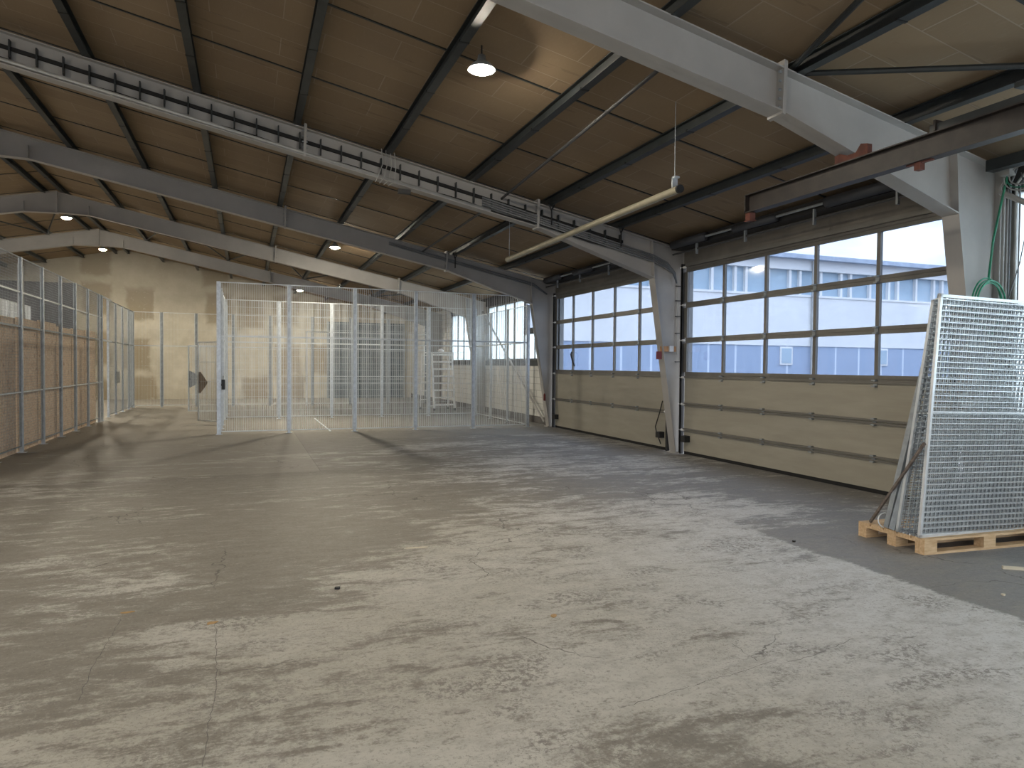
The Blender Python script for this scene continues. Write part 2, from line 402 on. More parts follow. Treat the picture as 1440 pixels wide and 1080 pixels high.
# dark joint strips between the roof boards, running up the slope
jy = 7.7 - 2.0 * 6
while jy < Y1:
    for par, xs in ((ceil_r, (RX, XR)), (ceil_l, (XL, RX))):
        if par is ceil_l and jy < 12: continue
        (xa, xb) = xs; m = MB()
        m.prism([(xa, CE(xa) - 0.012), (xb, CE(xb) - 0.012), (xb, CE(xb) + 0.01), (xa, CE(xa) + 0.01)], 1, jy - 0.014, jy + 0.014)
        m.build('joint_strip', 'dark_steel', par)
    jy += 2.0
# gable walls
def gable(y0, y1, x0=XL, x1=XR, z0=0.0):
    m = MB(); m.prism([(x0, z0), (x1, z0), (x1, CE(x1)), (RX, CE(RX)), (x0, CE(x0))], 1, y0, y1); return m
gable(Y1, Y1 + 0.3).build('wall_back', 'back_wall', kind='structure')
# wall behind the camera with a wide gateway added to let daylight in
fm = MB(); fm.box((XL, Y0 - 0.3, 0), (-11.2, Y0, 4.1)).box((6.6, Y0 - 0.3, 0), (XR, Y0, 4.1))
fm.prism([(XL, 3.9), (XR, 3.9), (RX, CE(RX))], 1, Y0 - 0.3, Y0)
fm.build('wall_front', 'left_wall', kind='structure')
w = MB().box((XL - 0.3, Y0, 0), (XL, Y1, 1.0)).box((XL - 0.3, Y0, 3.7), (XL, Y1, CE(XL))).box((XL - 0.3, 27.0, 1.0), (XL, Y1, 3.7))
w.build('wall_left', 'left_wall', kind='structure')
MB().box((-17.0, 30.2, 0), (-6.0, 30.3, 4.6)).build('wall_partition', plain('grey_partition', (0.11, 0.11, 0.12), 0.8, 0, 0.2, 1.0), kind='structure')
# right wall: brick plinths below the glazed bays, solid strip above the doors
w = MB()
for a, b in ((17.55, 28.0),): w.box((XR, a, 0.2), (XR + 0.25, b, 1.66))
w.box((XR, Y0, 0.2), (XR + 0.25, 5.35, 1.05))
w.box((XR, 28.0, 0.2), (XR + 0.25, Y1, CE(XR)))
w.build('wall_right', 'white_brick', kind='structure')
w = MB()
w.box((XR, 17.55, 3.72), (XR + 0.25, 28.0, CE(XR))).box((XR, Y0, 3.66), (XR + 0.25, 5.6, CE(XR)))
w.build('trim_1', 'dark_grey', kind='structure')
w = MB().box((XR - 0.02, 17.6, 0), (XR + 0.25, Y1, 0.2)); w.box((XR - 0.02, Y0, 0), (XR + 0.25, 5.35, 0.2))
w.build('baseboard_right', 'kerb', kind='structure')
MB().box((XR - 0.02, 17.6, 1.66), (XR + 0.25, 28.0, 1.83)).build('trim_2', 'dark_grey', kind='structure')
# wall strips closing the column lines
w = MB()
for y in (5.55, 11.55, 17.4): w.box((XR, y - 0.22, 0), (XR + 0.12, y + 0.22, CE(XR)))
for y in (23.45,): w.box((XR, y - 0.14, 1.83), (XR + 0.25, y + 0.14, 3.72))
w.build('trim_3', 'steel_paint', kind='structure')

def glazed_bay(name, ya, yb, za, zb, ys, mat='frost', xo=XR + 0.08, clear=None):
    root = MB()
    root.box((xo - 0.04, ya, za), (xo + 0.04, yb, za + 0.05)).box((xo - 0.04, ya, zb - 0.05), (xo + 0.04, yb, zb))
    root.box((xo - 0.04, ya, za), (xo + 0.04, ya + 0.05, zb)).box((xo - 0.04, yb - 0.05, za), (xo + 0.04, yb, zb))
    r = root.build(name, 'alu', kind='structure')
    for y in ys: MB().box((xo - 0.035, y - 0.025, za), (xo + 0.035, y + 0.025, zb)).build('mullion', 'alu', r)
    e = [ya] + list(ys) + [yb]
    for k in range(len(e) - 1):
        a, b = e[k] + 0.02, e[k + 1] - 0.02
        if clear == k:      # a vent with a dark bar under it
            MB().box((xo - 0.035, a, 2.62), (xo + 0.035, b, 2.80)).build('vent_bar', 'dark_grey', r)
            MB().box((xo - 0.003, a, 2.8), (xo + 0.003, b, zb)).build('pane', 'glass', r)
            MB().box((xo - 0.003, a, za), (xo + 0.003, b, 2.62)).build('pane', mat, r)
        else:
            MB().box((xo - 0.003, a, za), (xo + 0.003, b, zb)).build('pane', mat, r)
    return r
glazed_bay('window_1', 17.75, 23.31, 1.83, 3.72, (18.2, 19.05, 19.9, 20.75, 21.6, 22.45), clear=2)
glazed_bay('window_2', 23.6, 28.0, 1.83, 3.72, (24.5, 25.35, 26.3, 27.1), clear=1)
glazed_bay('window_3', Y0, 5.32, 1.05, 3.66, (-5, -3.4, -1.8, -0.2, 1.4, 3.0, 4.3))

glazed_bay('fill_window', Y0, 27.0, 1.0, 3.7, [-4.6 + 2.0 * k for k in range(16)], mat='glass', xo=XL - 0.1)  # glazing added in the unseen left wall as a source of fill light
# dark sheet gate in the gable
d3 = MB().box((3.7, Y1 - 0.08, 0), (7.5, Y1 - 0.002, 3.75)).build('door_3', plain('dark_sheet_gate', (0.10, 0.125, 0.14), 0.6, 0, 0.3, 1.5), kind='structure')
for k in range(5):
    xx = 3.7 + 0.95 * k
    MB().box((xx - 0.03, Y1 - 0.11, 0), (xx + 0.03, Y1 - 0.08, 3.75)).build('gate_stile', 'galv_grey', d3)
for zz in (0.9, 2.4):
    MB().box((3.7, Y1 - 0.11, zz), (7.5, Y1 - 0.081, zz + 0.06)).build('gate_rail', 'galv_grey', d3)

# ------------------------------------------------------------------ sectional doors
DX = 7.80
def sectional(name, ya, yb, mull, seams):
    """ya near end, yb far end; mull = pane divisions"""
    r = MB()
    zs = [0.05] + seams + [1.46]
    for k in range(len(zs) - 1):
        r.box((DX, ya, zs[k] + 0.006), (DX + 0.045, yb, zs[k + 1] - 0.006))
    r.box((DX + 0.012, ya, 0.05), (DX + 0.04, yb, 1.46))
    r = r.build(name, 'door', kind='structure')
    MB().box((DX + 0.005, ya, 0.0), (DX + 0.04, yb, 0.055)).build('bottom_seal', 'rubber', r)
    for z in seams:
        MB().box((DX - 0.035, ya, z + 0.01), (DX + 0.005, yb, z + 0.035)).build('stiffening_rail', 'alu', r)
        MB().box((DX - 0.022, ya, z - 0.035), (DX + 0.005, yb, z - 0.012)).build('stiffening_rail', 'alu', r)
    # glazed sections
    bars = [(1.46, 1.565), (2.115, 2.215), (2.785, 2.885), (3.46, 3.56)]
    for a, b in bars:
        mid = (a + b) / 2
        m = MB().box((DX, ya, a), (DX + 0.045, yb, mid - 0.003)).box((DX, ya, mid + 0.003), (DX + 0.045, yb, b)).box((DX + 0.012, ya, a), (DX + 0.04, yb, b))
        m.build('section_rail', 'alu', r)
    MB().box((DX - 0.03, ya, 1.455), (DX, yb, 1.485)).build('stiffening_rail', 'alu', r)
    edges = [ya] + mull + [yb]
    for k, y in enumerate(edges):
        wdt = 0.028 if 0 < k < len(edges) - 1 else 0.045
        for z0, z1 in ((1.565, 2.115), (2.215, 2.785), (2.885, 3.46)):
            MB().box((DX, y - wdt, z0), (DX + 0.045, y + wdt, z1)).build('glazing_bar', 'alu', r)
    for k in range(len(edges) - 1):
        a, b = edges[k] + 0.03, edges[k + 1] - 0.03
        for z0, z1 in ((1.565, 2.115), (2.215, 2.785), (2.885, 3.46)):
            MB().box((DX + 0.018, a, z0), (DX + 0.026, b, z1)).build('pane', 'glass', r)
    # hinges on every section joint
    for y in mull:
        for z in seams + [1.46, 2.165, 2.835]:
            MB().box((DX - 0.05, y - 0.03, z - 0.05), (DX - 0.002, y + 0.03, z - 0.03)).box((DX - 0.012, y - 0.03, z - 0.05), (DX, y + 0.03, z + 0.05)).box((DX - 0.05, y - 0.03, z + 0.03), (DX - 0.002, y + 0.03, z + 0.05)).build('hinge', 'galv_grey', r)
    # guide tracks with rollers
    for y, sgn in ((ya, -1), (yb, 1)):
        MB().box((DX - 0.05, y + sgn * 0.05, 0), (DX + 0.03, y + sgn * 0.075, 3.62)).box((DX - 0.05, y + sgn * 0.05, 0), (DX - 0.04, y + sgn * 0.10, 3.62)).build('track', 'dark_grey', r)
        for z in seams + [1.46, 2.165, 2.835, 3.55]:
            MB().tube([(DX - 0.03, y - sgn * 0.02, z), (DX - 0.03, y + sgn * 0.13, z)], 0.022, 8).build('roller', 'white_alu', r)
    # frame over the door, header board, springs
    MB().box((DX + 0.02, ya - 0.1, 3.56), (DX + 0.08, yb + 0.1, 3.90)).build('header_panel', 'header', r)
    MB().box((DX - 0.03, ya, 3.555), (DX + 0.02, yb, 3.60)).box((DX - 0.01, ya, 3.60), (DX + 0.02, yb, 3.625)).build('top_rail', 'alu', r)
    MB().box((DX - 0.30, ya - 0.05, 3.86), (DX + 0.1, yb + 0.05, 4.02)).build('lintel', 'black', r)
    MB().tube([(DX - 0.36, ya, 3.93), (DX - 0.36, yb, 3.93)], 0.02, 8).build('spring_shaft', 'galv_grey', r)
    L = yb - ya
    for a, b, rr in ((0.80, 0.985, 0.075), (0.48, 0.66, 0.06), (0.06, 0.3, 0.075)):
        MB().tube([(DX - 0.36, ya + L * a, 3.93 - (0.075 - rr)), (DX - 0.36, ya + L * b, 3.93 - (0.075 - rr))], rr, 14).build('torsion_spring', 'spring_grey', r, smooth=True)
    MB().tube([(DX - 0.30, ya, 3.77), (DX - 0.30, yb, 3.77)], 0.018, 8).build('shaft', 'dark_grey', r)
    for q in (0.1, 0.35, 0.62, 0.86):
        y = ya + L * q
        MB().box((DX - 0.33, y - 0.015, 3.68), (DX - 0.29, y + 0.015, 3.90)).build('bracket', 'galv_grey', r)
    return r
door_near = sectional('door_1', 5.85, 11.25, [6.93, 8.02, 9.07, 10.13], [0.46, 0.95])
door_far = sectional('door_2', 11.85, 17.2, [12.94, 14.02, 15.10, 16.17], [0.77])
MB().tube([(DX - 0.03, 16.13, 2.02), (DX - 0.08, 16.09, 1.96), (DX - 0.05, 16.05, 1.80), (DX - 0.02, 16.0, 1.66)], 0.022, 8).build('handle', 'black', door_far)
for dr, y in ((door_near, 11.12), (door_far, 17.05), (door_far, 11.98)):
    MB().box((DX - 0.12, y - 0.07, 0.24), (DX - 0.002, y + 0.07, 0.36)).build('latch_box', 'black', dr)
MB().tube([(DX - 0.03, 11.95, 0.98), (DX - 0.06, 12.0, 0.75), (DX - 0.08, 12.12, 0.45), (DX - 0.09, 12.06, 0.34), (DX - 0.06, 11.95, 0.12)], 0.012, 6).build('spiral_cable', 'black', door_far)

# ------------------------------------------------------------------ steel portal frames
def i_beam(top, bot, y, w=0.2, tf=0.014, tw=0.010):
    """top/bot: lists of (x,z) with equal length"""
    m = MB(); h = w / 2
    poly = list(top) + list(reversed(bot))
    m.prism(poly, 1, y - tw / 2, y + tw / 2)
    for line, sg in ((top, -1), (bot, 1)):
        for (xa, za), (xb, zb) in zip(line[:-1], line[1:]):
            d = Vector((xb - xa, zb - za)).normalized(); nx, nz = -d.y * tf * sg, d.x * tf * sg
            m.prism([(xa, za), (xb, zb), (xb + nx, zb + nz), (xa + nx, za + nz)], 1, y - h, y + h)
    return m
def frame(y, label, left=True):
    r = empty('portal_frame', (0, 0, 0), label, 'steel frame')
    sides = [1, -1] if left else [1]
    for s in sides:
        X = (lambda x: x) if s == 1 else (lambda x: 2 * RX - x)
        def P(lst): return [(X(a), b) for a, b in lst]
        zb = 5.93
        xk = RX + 0.8
        top = P([(RX, T(RX)), (xk, T(xk)), (4.78, T(4.78))]); bot = P([(RX, zb), (xk, zb - 0.02), (4.78, T(4.78) - 0.42)])
        if s == -1: top, bot = top, bot
        i_beam(top, bot, y).build('rafter', 'steel_paint', r)
        top = P([(4.78, T(4.78)), (7.17, T(7.17)), (7.86, T(7.86))])
        m = MB(); tw = 0.01; tf = 0.014
        poly = P([(4.78, T(4.78)), (7.86, T(7.86)), (7.86, 3.33), (7.17, 3.33), (4.78, T(4.78) - 0.42)])
        m.prism(poly, 1, y - tw / 2, y + tw / 2)
        for seg in (P([(4.78, T(4.78)), (7.86, T(7.86))]), P([(4.78, T(4.78) - 0.42), (7.17, 3.33)])):
            (xa, za), (xb, zb2) = seg
            m.prism([(xa, za), (xb, zb2), (xb, zb2 + 0.014 * (1 if za < T(4.78) - 0.1 else -1)), (xa, za + 0.014 * (1 if za < T(4.78) - 0.1 else -1))], 1, y - 0.1, y + 0.1)
        m.build('haunch', 'steel_paint', r)
        m = MB()
        m.prism(P([(7.69, 0.02), (7.86, 0.02), (7.86, 3.33), (7.17, 3.33)]), 1, y - tw / 2, y + tw / 2)
        m.prism(P([(7.685, 0.02), (7.70, 0.02), (7.184, 3.33), (7.169, 3.33)]), 1, y - 0.1, y + 0.1)
        m.prism(P([(7.855, 0.02), (7.87, 0.02), (7.87, T(7.87)), (7.855, T(7.86))]), 1, y - 0.1, y + 0.1)
        m.prism(P([(7.165, 3.33), (7.18, 3.33), (7.13, T(7.13) - 0.015), (7.115, T(7.12) - 0.015)]), 1, y - 0.1, y + 0.1)
        m.build('column', 'steel_paint', r)
        m = MB(); m.box((X(7.64), y - 0.13, 0), (X(7.88), y + 0.13, 0.02)); m.build('base_plate', 'steel_paint', r)
        for xs in (0.84, 4.78):
            dep = 0.42
            m = MB()
            m.prism(P([(xs - 0.02, T(xs) - dep - 0.02), (xs + 0.02, T(xs) - dep - 0.03), (xs + 0.035, T(xs) + 0.06), (xs - 0.005, T(xs) + 0.07)]), 1, y - 0.105, y + 0.105)
            m.build('splice_plate', 'steel_paint', r)
            for kz in range(5):
                for sy in (-1, 1):
                    zz = T(xs) - dep + 0.04 + kz * 0.085
                    MB().tube([(X(xs - 0.04), y + sy * 0.07, zz), (X(xs + 0.045), y + sy * 0.07, zz)], 0.013, 6).build('bolt', 'galv_grey', r)
        MB().box((X(xk) - 0.008, y - 0.1, zb), (X(xk) + 0.008, y + 0.1, zb + 0.26)).build('stiffener', 'steel_paint', r)
    MB().box((RX - 0.025, y - 0.105, 5.91), (RX + 0.025, y + 0.105, T(RX) + 0.01)).build('ridge_plate', 'steel_paint', r)
    return r
FL = ['grey steel portal frame nearest the camera, its haunch filling the upper right',
      'grey steel portal frame carrying the long cable run, column between the two sectional doors',
      'grey steel portal frame beyond the farther sectional door, in line with the cage front',
      'grey steel portal frame over the cage, fourth from the camera',
      'grey steel portal frame nearest the plaster back wall']
for y, l in zip(FY, FL): frame(y, l)

# ------------------------------------------------------------------ purlins
PL = ['at the ridge on the door side', 'first below the ridge on the door side', 'second below the ridge on the door side', 'third below the ridge on the door side',
      'fourth below the ridge, at the first beam splice', 'fifth below the ridge, left of the near lamp', 'sixth below the ridge, right of the near lamp',
      'seventh below the ridge, meeting the braces at the near frame', 'lowest on the door side, just above the sectional doors']
def purlin(x, y0, y1, label, group):
    m = MB(); z = T(x) + 0.002; H = 0.135
    m.box((x - 0.05, y0, z), (x + 0.05, y1, z + 0.009)); m.box((x - 0.05, y0, z + H - 0.009), (x + 0.05, y1, z + H))
    m.box((x - 0.004, y0, z + 0.009), (x + 0.004, y1, z + H - 0.009))
    o = m.build('roof_purlin', 'dark_steel', None, label='dark steel roof purlin, ' + label, cat='purlin', group=group)
    y = y0 + 0.7
    while y < min(y1, 24):
        MB().box((x - 0.056, y - 0.015, z - 0.004), (x + 0.056, y + 0.015, z + 0.02)).build('strap', 'black', o)
        y += 1.45
    return o
for x, l in zip(PX, PL): purlin(x, Y0, Y1, l, 'dark purlins under the right roof slope')
ordn = ['at the ridge', 'first below the ridge', 'second below the ridge', 'third below the ridge']
for k in range(4): purlin(2 * RX - PX[k] - (0.0 if k else 0.16), 8.0, Y1, ordn[k] + ' on the fence side', 'dark purlins under the left roof slope')
for k in range(4, 7): purlin(2 * RX - PX[k], 18.0, Y1, ['fourth', 'fifth', 'sixth'][k - 4] + ' below the ridge on the fence side', 'dark purlins under the left roof slope')

# slender pipe hung between the frames
m = MB(); m.tube([(3.80, 5.47, T(3.8) - 0.10), (4.13, 11.45, T(4.13) - 0.10), (4.15, 17.4, T(4.15) - 0.12)], 0.022, 8)
m.build('roof_pipe', 'dark_grey', label='thin dark pipe running under the roof boards between two purlins', cat='pipe', smooth=True)

# wind braces
def brace(p, q, r, label, group=None, mat='dark_steel', name='roof_brace'):
    return MB().tube([p, q], r, 8).build(name, mat, label=label, cat='brace', group=group)
z0 = T(4.95) + 0.05
brace((4.95, 5.53, z0), (3.15, -0.5, T(3.15) + 0.02), 0.028, 'dark steel brace leaving the top edge of the picture from the near frame splice')
brace((4.98, 5.43, z0 - 0.02), (7.75, 2.35, T(7.75) + 0.0), 0.028, 'dark steel brace running right from the near frame splice under the roof boards')
for i in range(-5, 4):
    xa = PX[0] + 1.415 * (i + 4) + 1.2; xb = xa + 1.415
    if xb > 7.3: break
zig = [PX[1], PX[2], PX[3], PX[4], PX[5], PX[6], PX[7], PX[8]]
names = ['nearest the ridge', 'second from the ridge', 'third from the ridge', 'fourth from the ridge', 'fifth from the ridge', 'sixth from the ridge', 'lowest']
for i in range(7):
    ya, yb = (29.35, 23.55) if i % 2 == 0 else (23.55, 29.35)
    brace((zig[i], ya, T(zig[i]) + 0.03), (zig[i + 1], yb, T(zig[i + 1]) + 0.03), 0.024, 'zigzag roof brace before the back wall, ' + names[i] + ' on the door side', 'zigzag braces between the farthest frames')
for i in range(2):
    xa = 2 * RX - zig[i]; xb = 2 * RX - zig[i + 1]; ya, yb = (29.35, 23.55) if i % 2 == 0 else (23.55, 29.35)
    brace((xa, ya, T(xa) + 0.03), (xb, yb, T(xb) + 0.03), 0.024, 'zigzag roof brace before the back wall, ' + names[i] + ' on the fence side', 'zigzag braces between the farthest frames')
brace((RX + 0.1, 23.6, T(RX) - 0.02), (2 * RX - zig[0], 29.3, T(zig[0]) + 0.03), 0.024, 'dark roof brace crossing the ridge beside the far lamp')
brace((7.74, 23.3, 3.55), (7.72, 17.75, 0.10), 0.03, 'grey steel diagonal wall brace in front of the frosted windows', mat='steel_paint', name='wall_brace')
brace((7.74, 5.3, 3.60), (7.76, 0.0, 0.25), 0.03, 'grey steel diagonal wall brace beside the near column at the right edge', mat='steel_paint', name='wall_brace')

# ------------------------------------------------------------------ lamps
def lamp(x, y, z, label, mat='lamp'):
    r = empty('hanging_lamp', (x, y, z), label, 'lamp', 'round hanging lamps under the roof')
    top = CE(x) - z
    MB().tube([(0, 0, 0.09), (0, 0, top)], 0.009, 8).build('rod', 'dark_steel', r)
    MB().lathe([(0.04, 0.16), (0.05, 0.10), (0.11, 0.055), (0.155, 0.0), (0.150, 0.0), (0.105, 0.045), (0.045, 0.07)], (0, 0, 0), 24).build('reflector', 'galv_grey', r, smooth=True)
    MB().lathe([(0.0, -0.045), (0.06, -0.038), (0.10, -0.022), (0.125, 0.004), (0.0, 0.008)], (0, 0, 0), 24).build('lens', mat, r, smooth=True)
    return r
lamp(2.40, 7.33, 4.88, 'lit round lamp hanging nearest the camera below the brown roof boards')
lamp(-5.12, 24.7, 6.02, 'lit round lamp below the ridge between the fourth and fifth frames', 'hall_lamp')
lamp(-5.22, 31.0, 6.02, 'lit round lamp below the ridge in front of the back wall', 'hall_lamp')
lamp(2.30, 20.1, 4.92, 'lit round lamp under the roof above the cage front, seen through the frames', 'hall_lamp')
lamp(2.12, 31.2, 4.80, 'lit round lamp low at the back, seen through the cage mesh', 'hall_lamp')
lamp(-5.15, 7.4, 5.9, 'added unseen fill lamp under the ridge beyond the left edge')  # out of view, added to brighten the hall
lamp(-13.5, 9.0, 4.6, 'added unseen fill lamp under the left roof slope', 'fill_lamp')  # lamps on this slope are unseen, put in to fill the far frames
lamp(-13.5, 15.5, 4.6, 'added unseen fill lamp under the left roof slope beside the long fence', 'fill_lamp')
lamp(-13.5, 22.0, 4.6, 'added unseen fill lamp under the left roof slope behind the fence', 'fill_lamp')
lamp(-5.15, -2.0, 6.0, 'added unseen fill lamp under the ridge behind the viewer', 'fill_lamp')  # the two behind the viewer are added to light the frame faces
lamp(2.4, -3.0, 4.85, 'added unseen fill lamp under the right slope behind the viewer')

# ------------------------------------------------------------------ long metal tube under the roof
r = empty('hanging_tube', (4.6, 9.6, 3.68), 'long metal tube with open dark end hanging under the roof near the doors', 'tube')
n = 20; m = MB()
m.tube([(0, -2.8, 0), (0, 2.8, -0.02)], 0.045, n, caps=False); m.build('tube', 'tube_metal', r, smooth=True)
MB().tube([(0, -2.83, 0), (0, -2.79, 0)], 0.047, n).build('end_shade_disc', 'black', r)  # black disc paints the shade inside the tube's open end
MB().box((-0.035, -2.72, 0.035), (0.035, -2.70, 0.16)).box((-0.035, -2.76, 0.14), (0.035, -2.70, 0.16)).build('bracket', 'galv', r)
MB().tube([(0, -2.71, 0.15), (0, -2.71, CE(4.6) - 3.68)], 0.005, 5).build('hanger_wire', 'galv_grey', r)
MB().tube([(0, 2.7, 0.02), (0, 2.7, CE(4.6) - 3.68)], 0.005, 5).build('hanger_wire', 'galv_grey', r)

# ------------------------------------------------------------------ cable run on the second frame
y = FY[1] - 0.02
r = empty('cable_run', (0, 0, 0), 'black cable run with clips along the web of the second frame', 'cable run')
def web(x, f): return T(x) - 0.42 * f
m = MB(); xs = [-5.0 + 0.5 * k for k in range(24)]
m.prism([(x, web(x, 0.42)) for x in xs] + [(x, web(x, 0.42) - 0.05) for x in reversed(xs)], 1, y - 0.05, y - 0.01)
m.build('cable', 'rubber', r)
x = -4.9
while x < 6.6:
    MB().box((x - 0.01, y - 0.075, web(x, 0.22)), (x + 0.01, y - 0.006, web(x, 0.80))).build('clip', 'dark_steel', r); x += 0.315
pts = [(x, y - 0.06, web(x, 0.86) - 0.03 * math.sin(x * 1.9) ** 2) for x in [-5 + 0.3 * k for k in range(39)]]
MB().tube(pts, 0.014, 6).build('sagging_cable', 'rubber', r)
m = MB().tube([(-5.0, y - 0.06, web(-5, 0.93)), (3.9, y - 0.06, web(3.9, 0.93))], 0.028, 10)
m.build('cable_conduit', 'pipe_pale', label='pale round conduit along the bottom flange of the second frame', cat='conduit', smooth=True)
r = empty('conduit_bundle', (0, 0, 0), 'bundle of grey conduits on the second frame bending down its column', 'conduits')
for k in range(4):
    o = 0.038 * k
    MB().tube([(3.75, y - 0.07, web(3.75, 0.50) - o), (7.15, y - 0.07, T(7.15) - 0.28 - o), (7.45, y - 0.07, T(7.45) - 0.34 - o), (7.62 - o * 0.4, y - 0.07, 3.45), (7.66 - o * 0.4, y - 0.07, 3.25 + o)], 0.015, 8).build('conduit', 'cable_grey', r, smooth=True)
y3 = FY[2] - 0.05
r = empty('conduit_bundle', (0, 0, 0), 'pair of grey conduits along the third frame above the cage corner', 'conduits')
for k in range(2):
    o = 0.05 * k
    MB().tube([(3.3, y3 - 0.03, T(3.3) - 0.12 - o), (7.2, y3 - 0.03, T(7.2) - 0.16 - o), (7.6, y3 - 0.03, 3.6)], 0.02, 8).build('conduit', 'cable_grey', r, smooth=True)
for (x, yy, l) in ((5.03, FY[1], 'black Y-shaped hook holding the conduits at the seventh purlin of the second frame'), (6.43, FY[1], 'black Y-shaped hook holding the conduits at the lowest purlin of the second frame'), (5.0, FY[2], 'black Y-shaped hook on the third frame')):
    m = MB().tube([(x, yy - 0.12, T(x) - 0.32), (x, yy - 0.12, T(x) - 0.06), (x + 0.07, yy - 0.12, T(x) + 0.07)], 0.014, 6).tube([(x, yy - 0.12, T(x) - 0.08), (x - 0.06, yy - 0.12, T(x) + 0.06)], 0.012, 6)
    m.build('conduit_hook', 'black', label=l, cat='hook')
# hanging loops of wire at the sixth purlin
r = MB()
for k in range(4):
    x = 2.02 + 0.07 * k
    r.tube([(x, y - 0.13, T(x) + 0.04), (x + 0.02, y - 0.15, T(x) - 0.2), (x - 0.06 + 0.02 * k, y - 0.15, T(x) - 0.42), (x - 0.10, y - 0.13, T(x) - 0.50)], 0.007, 5)
r.build('wire_loops', 'pipe_pale', label='thin pale wires hanging over the second frame near its middle', cat='wires')
MB().box((2.30, y - 0.14, T(2.4) - 0.56), (2.50, y - 0.06, T(2.4) - 0.49)).build('junction_box', 'black', label='small black fitting under the second frame below the hanging wires', cat='fitting')

# ------------------------------------------------------------------ crane rail on the near frame
r = empty('crane_rail', (5.62, 5.0, 3.5), 'dark brown steel rail beam hanging under the nearest frame', 'rail beam')
m = MB(); H = 0.215
m.box((-0.06, -2.4, 0), (0.06, 1.86, 0.012)).box((-0.06, -2.4, H - 0.012), (0.06, 1.86, H)).box((-0.006, -2.4, 0.012), (0.006, 1.86, H - 0.012))
m.build('beam', 'brown_steel', r)
MB().box((-0.06, 1.84, 0), (0.06, 1.86, H)).build('end_plate', 'brown_steel', r)
MB().box((-0.04, 1.78, -0.085), (0.04, 1.86, 0)).box((-0.045, 1.77, -0.10), (0.045, 1.87, -0.085)).build('end_stop', 'rust', r)
MB().prism([(0.12, H), (0.52, H), (0.52, H + 0.09), (0.46, H + 0.10), (0.36, H + 0.06), (0.26, H + 0.06), (0.20, H + 0.13), (0.12, H + 0.11)], 0, -0.03, 0.03).build('bracket', 'rust', r)
MB().box((-0.07, -0.62, H), (0.07, -0.60, H + 0.09)).build('bracket', 'brown_steel', r)
MB().box((-0.05, -2.4, H), (0.05, -0.55, H + 0.06)).build('upper_rail', 'dark_steel', r)
MB().box((-0.03, -0.45, -0.07), (0.03, -0.39, 0)).box((-0.02, -0.55, -0.012), (0.02, -0.3, 0.0)).build('clamp', 'rust', r)
r2 = empty('rail_trolley', (5.62, 3.6, 3.80), 'dark hoist trolley riding on the rail beam at the right edge', 'trolley')
MB().box((-0.1, -0.25, 0.02), (0.1, 0.1, 0.06)).build('plate', 'dark_steel', r2)
MB().tube([(-0.05, 0, -0.01), (0.05, 0, -0.01)], 0.03, 10).build('wheel', 'black', r2)
MB().tube([(-0.05, -0.16, -0.01), (0.05, -0.16, -0.01)], 0.03, 10).build('wheel', 'black', r2)

# ------------------------------------------------------------------ mesh fencing
HT = 3.54
def panel_mesh(w, z0, z1, sv=0.05, sh=0.2, r=0.0035, fr=0.02):
    """panel in the local XZ plane, from x=0 to w"""
    m = MB()
    for a, b in (((0, z0), (w, z0)), ((0, z1), (w, z1))):
        m.box((0, -fr / 2, a[1] - fr / 2), (w, fr / 2, a[1] + fr / 2))
    for x in (fr / 2, w - fr / 2): m.box((x - fr / 2, -fr / 2, z0), (x + fr / 2, fr / 2, z1))
    n = int(round(w / sv))
    for k in range(1, n):
        x = w * k / n; m.box((x - r, -r, z0), (x + r, r, z1))
    n = max(1, int(round((z1 - z0) / sh)))
    for k in range(1, n):
        z = z0 + (z1 - z0) * k / n; m.box((fr / 2, -2.6 * r, z - r), (w - fr / 2, -0.6 * r, z + r))
    return m
def post_mesh(h, w=0.06):
    m = MB().box((-w / 2, -w / 2, 0.006), (w / 2, w / 2, h)); m.box((-0.07, -0.07, 0), (0.07, 0.07, 0.008))
    return m
_cache = {}
def fence(root, spots, direction, h=HT, kinds=None, sh=0.2, sv=0.05, rr=0.0035, post_h=None, mid=2.28, pw=0.06, zb=0.07, pmat='galv', wmat='wire'):
    """spots: positions of the posts along the direction (0 = X, 1 = Y)"""
    rot = (0, 0, 0) if direction == 0 else (0, 0, R(90))
    for k, s in enumerate(spots):
        hh = (post_h[k] if post_h else h)
        key = ('post', hh, pw, pmat)
        loc = (s[0], s[1], 0)
        if key not in _cache:
            _cache[key] = post_mesh(hh, pw).build('post', pmat, root, loc=loc)
        else: again(_cache[key], 'post', root, loc, (0, 0, 0))
    for k in range(len(spots) - 1):
        if kinds and not kinds[k]: continue
        a, b = spots[k], spots[k + 1]
        w = round(math.hypot(b[0] - a[0], b[1] - a[1]) - pw - 0.01, 3)
        off = pw / 2 + 0.005
        loc = (a[0] + off, a[1], 0) if direction == 0 else (a[0], a[1] + off, 0)
        for z0, z1 in ((zb, mid), (mid + 0.015, h - 0.01)):
            if kinds and kinds[k] == 2 and z0 < 1: continue
            key = (w, z0, z1, sh, sv, rr, wmat)
            if key not in _cache:
                _cache[key] = panel_mesh(w, z0, z1, sv, sh, rr).build('mesh_panel', wmat, root, loc=loc); _cache[key].rotation_euler = rot
            else: again(_cache[key], 'mesh_panel', root, loc, rot)
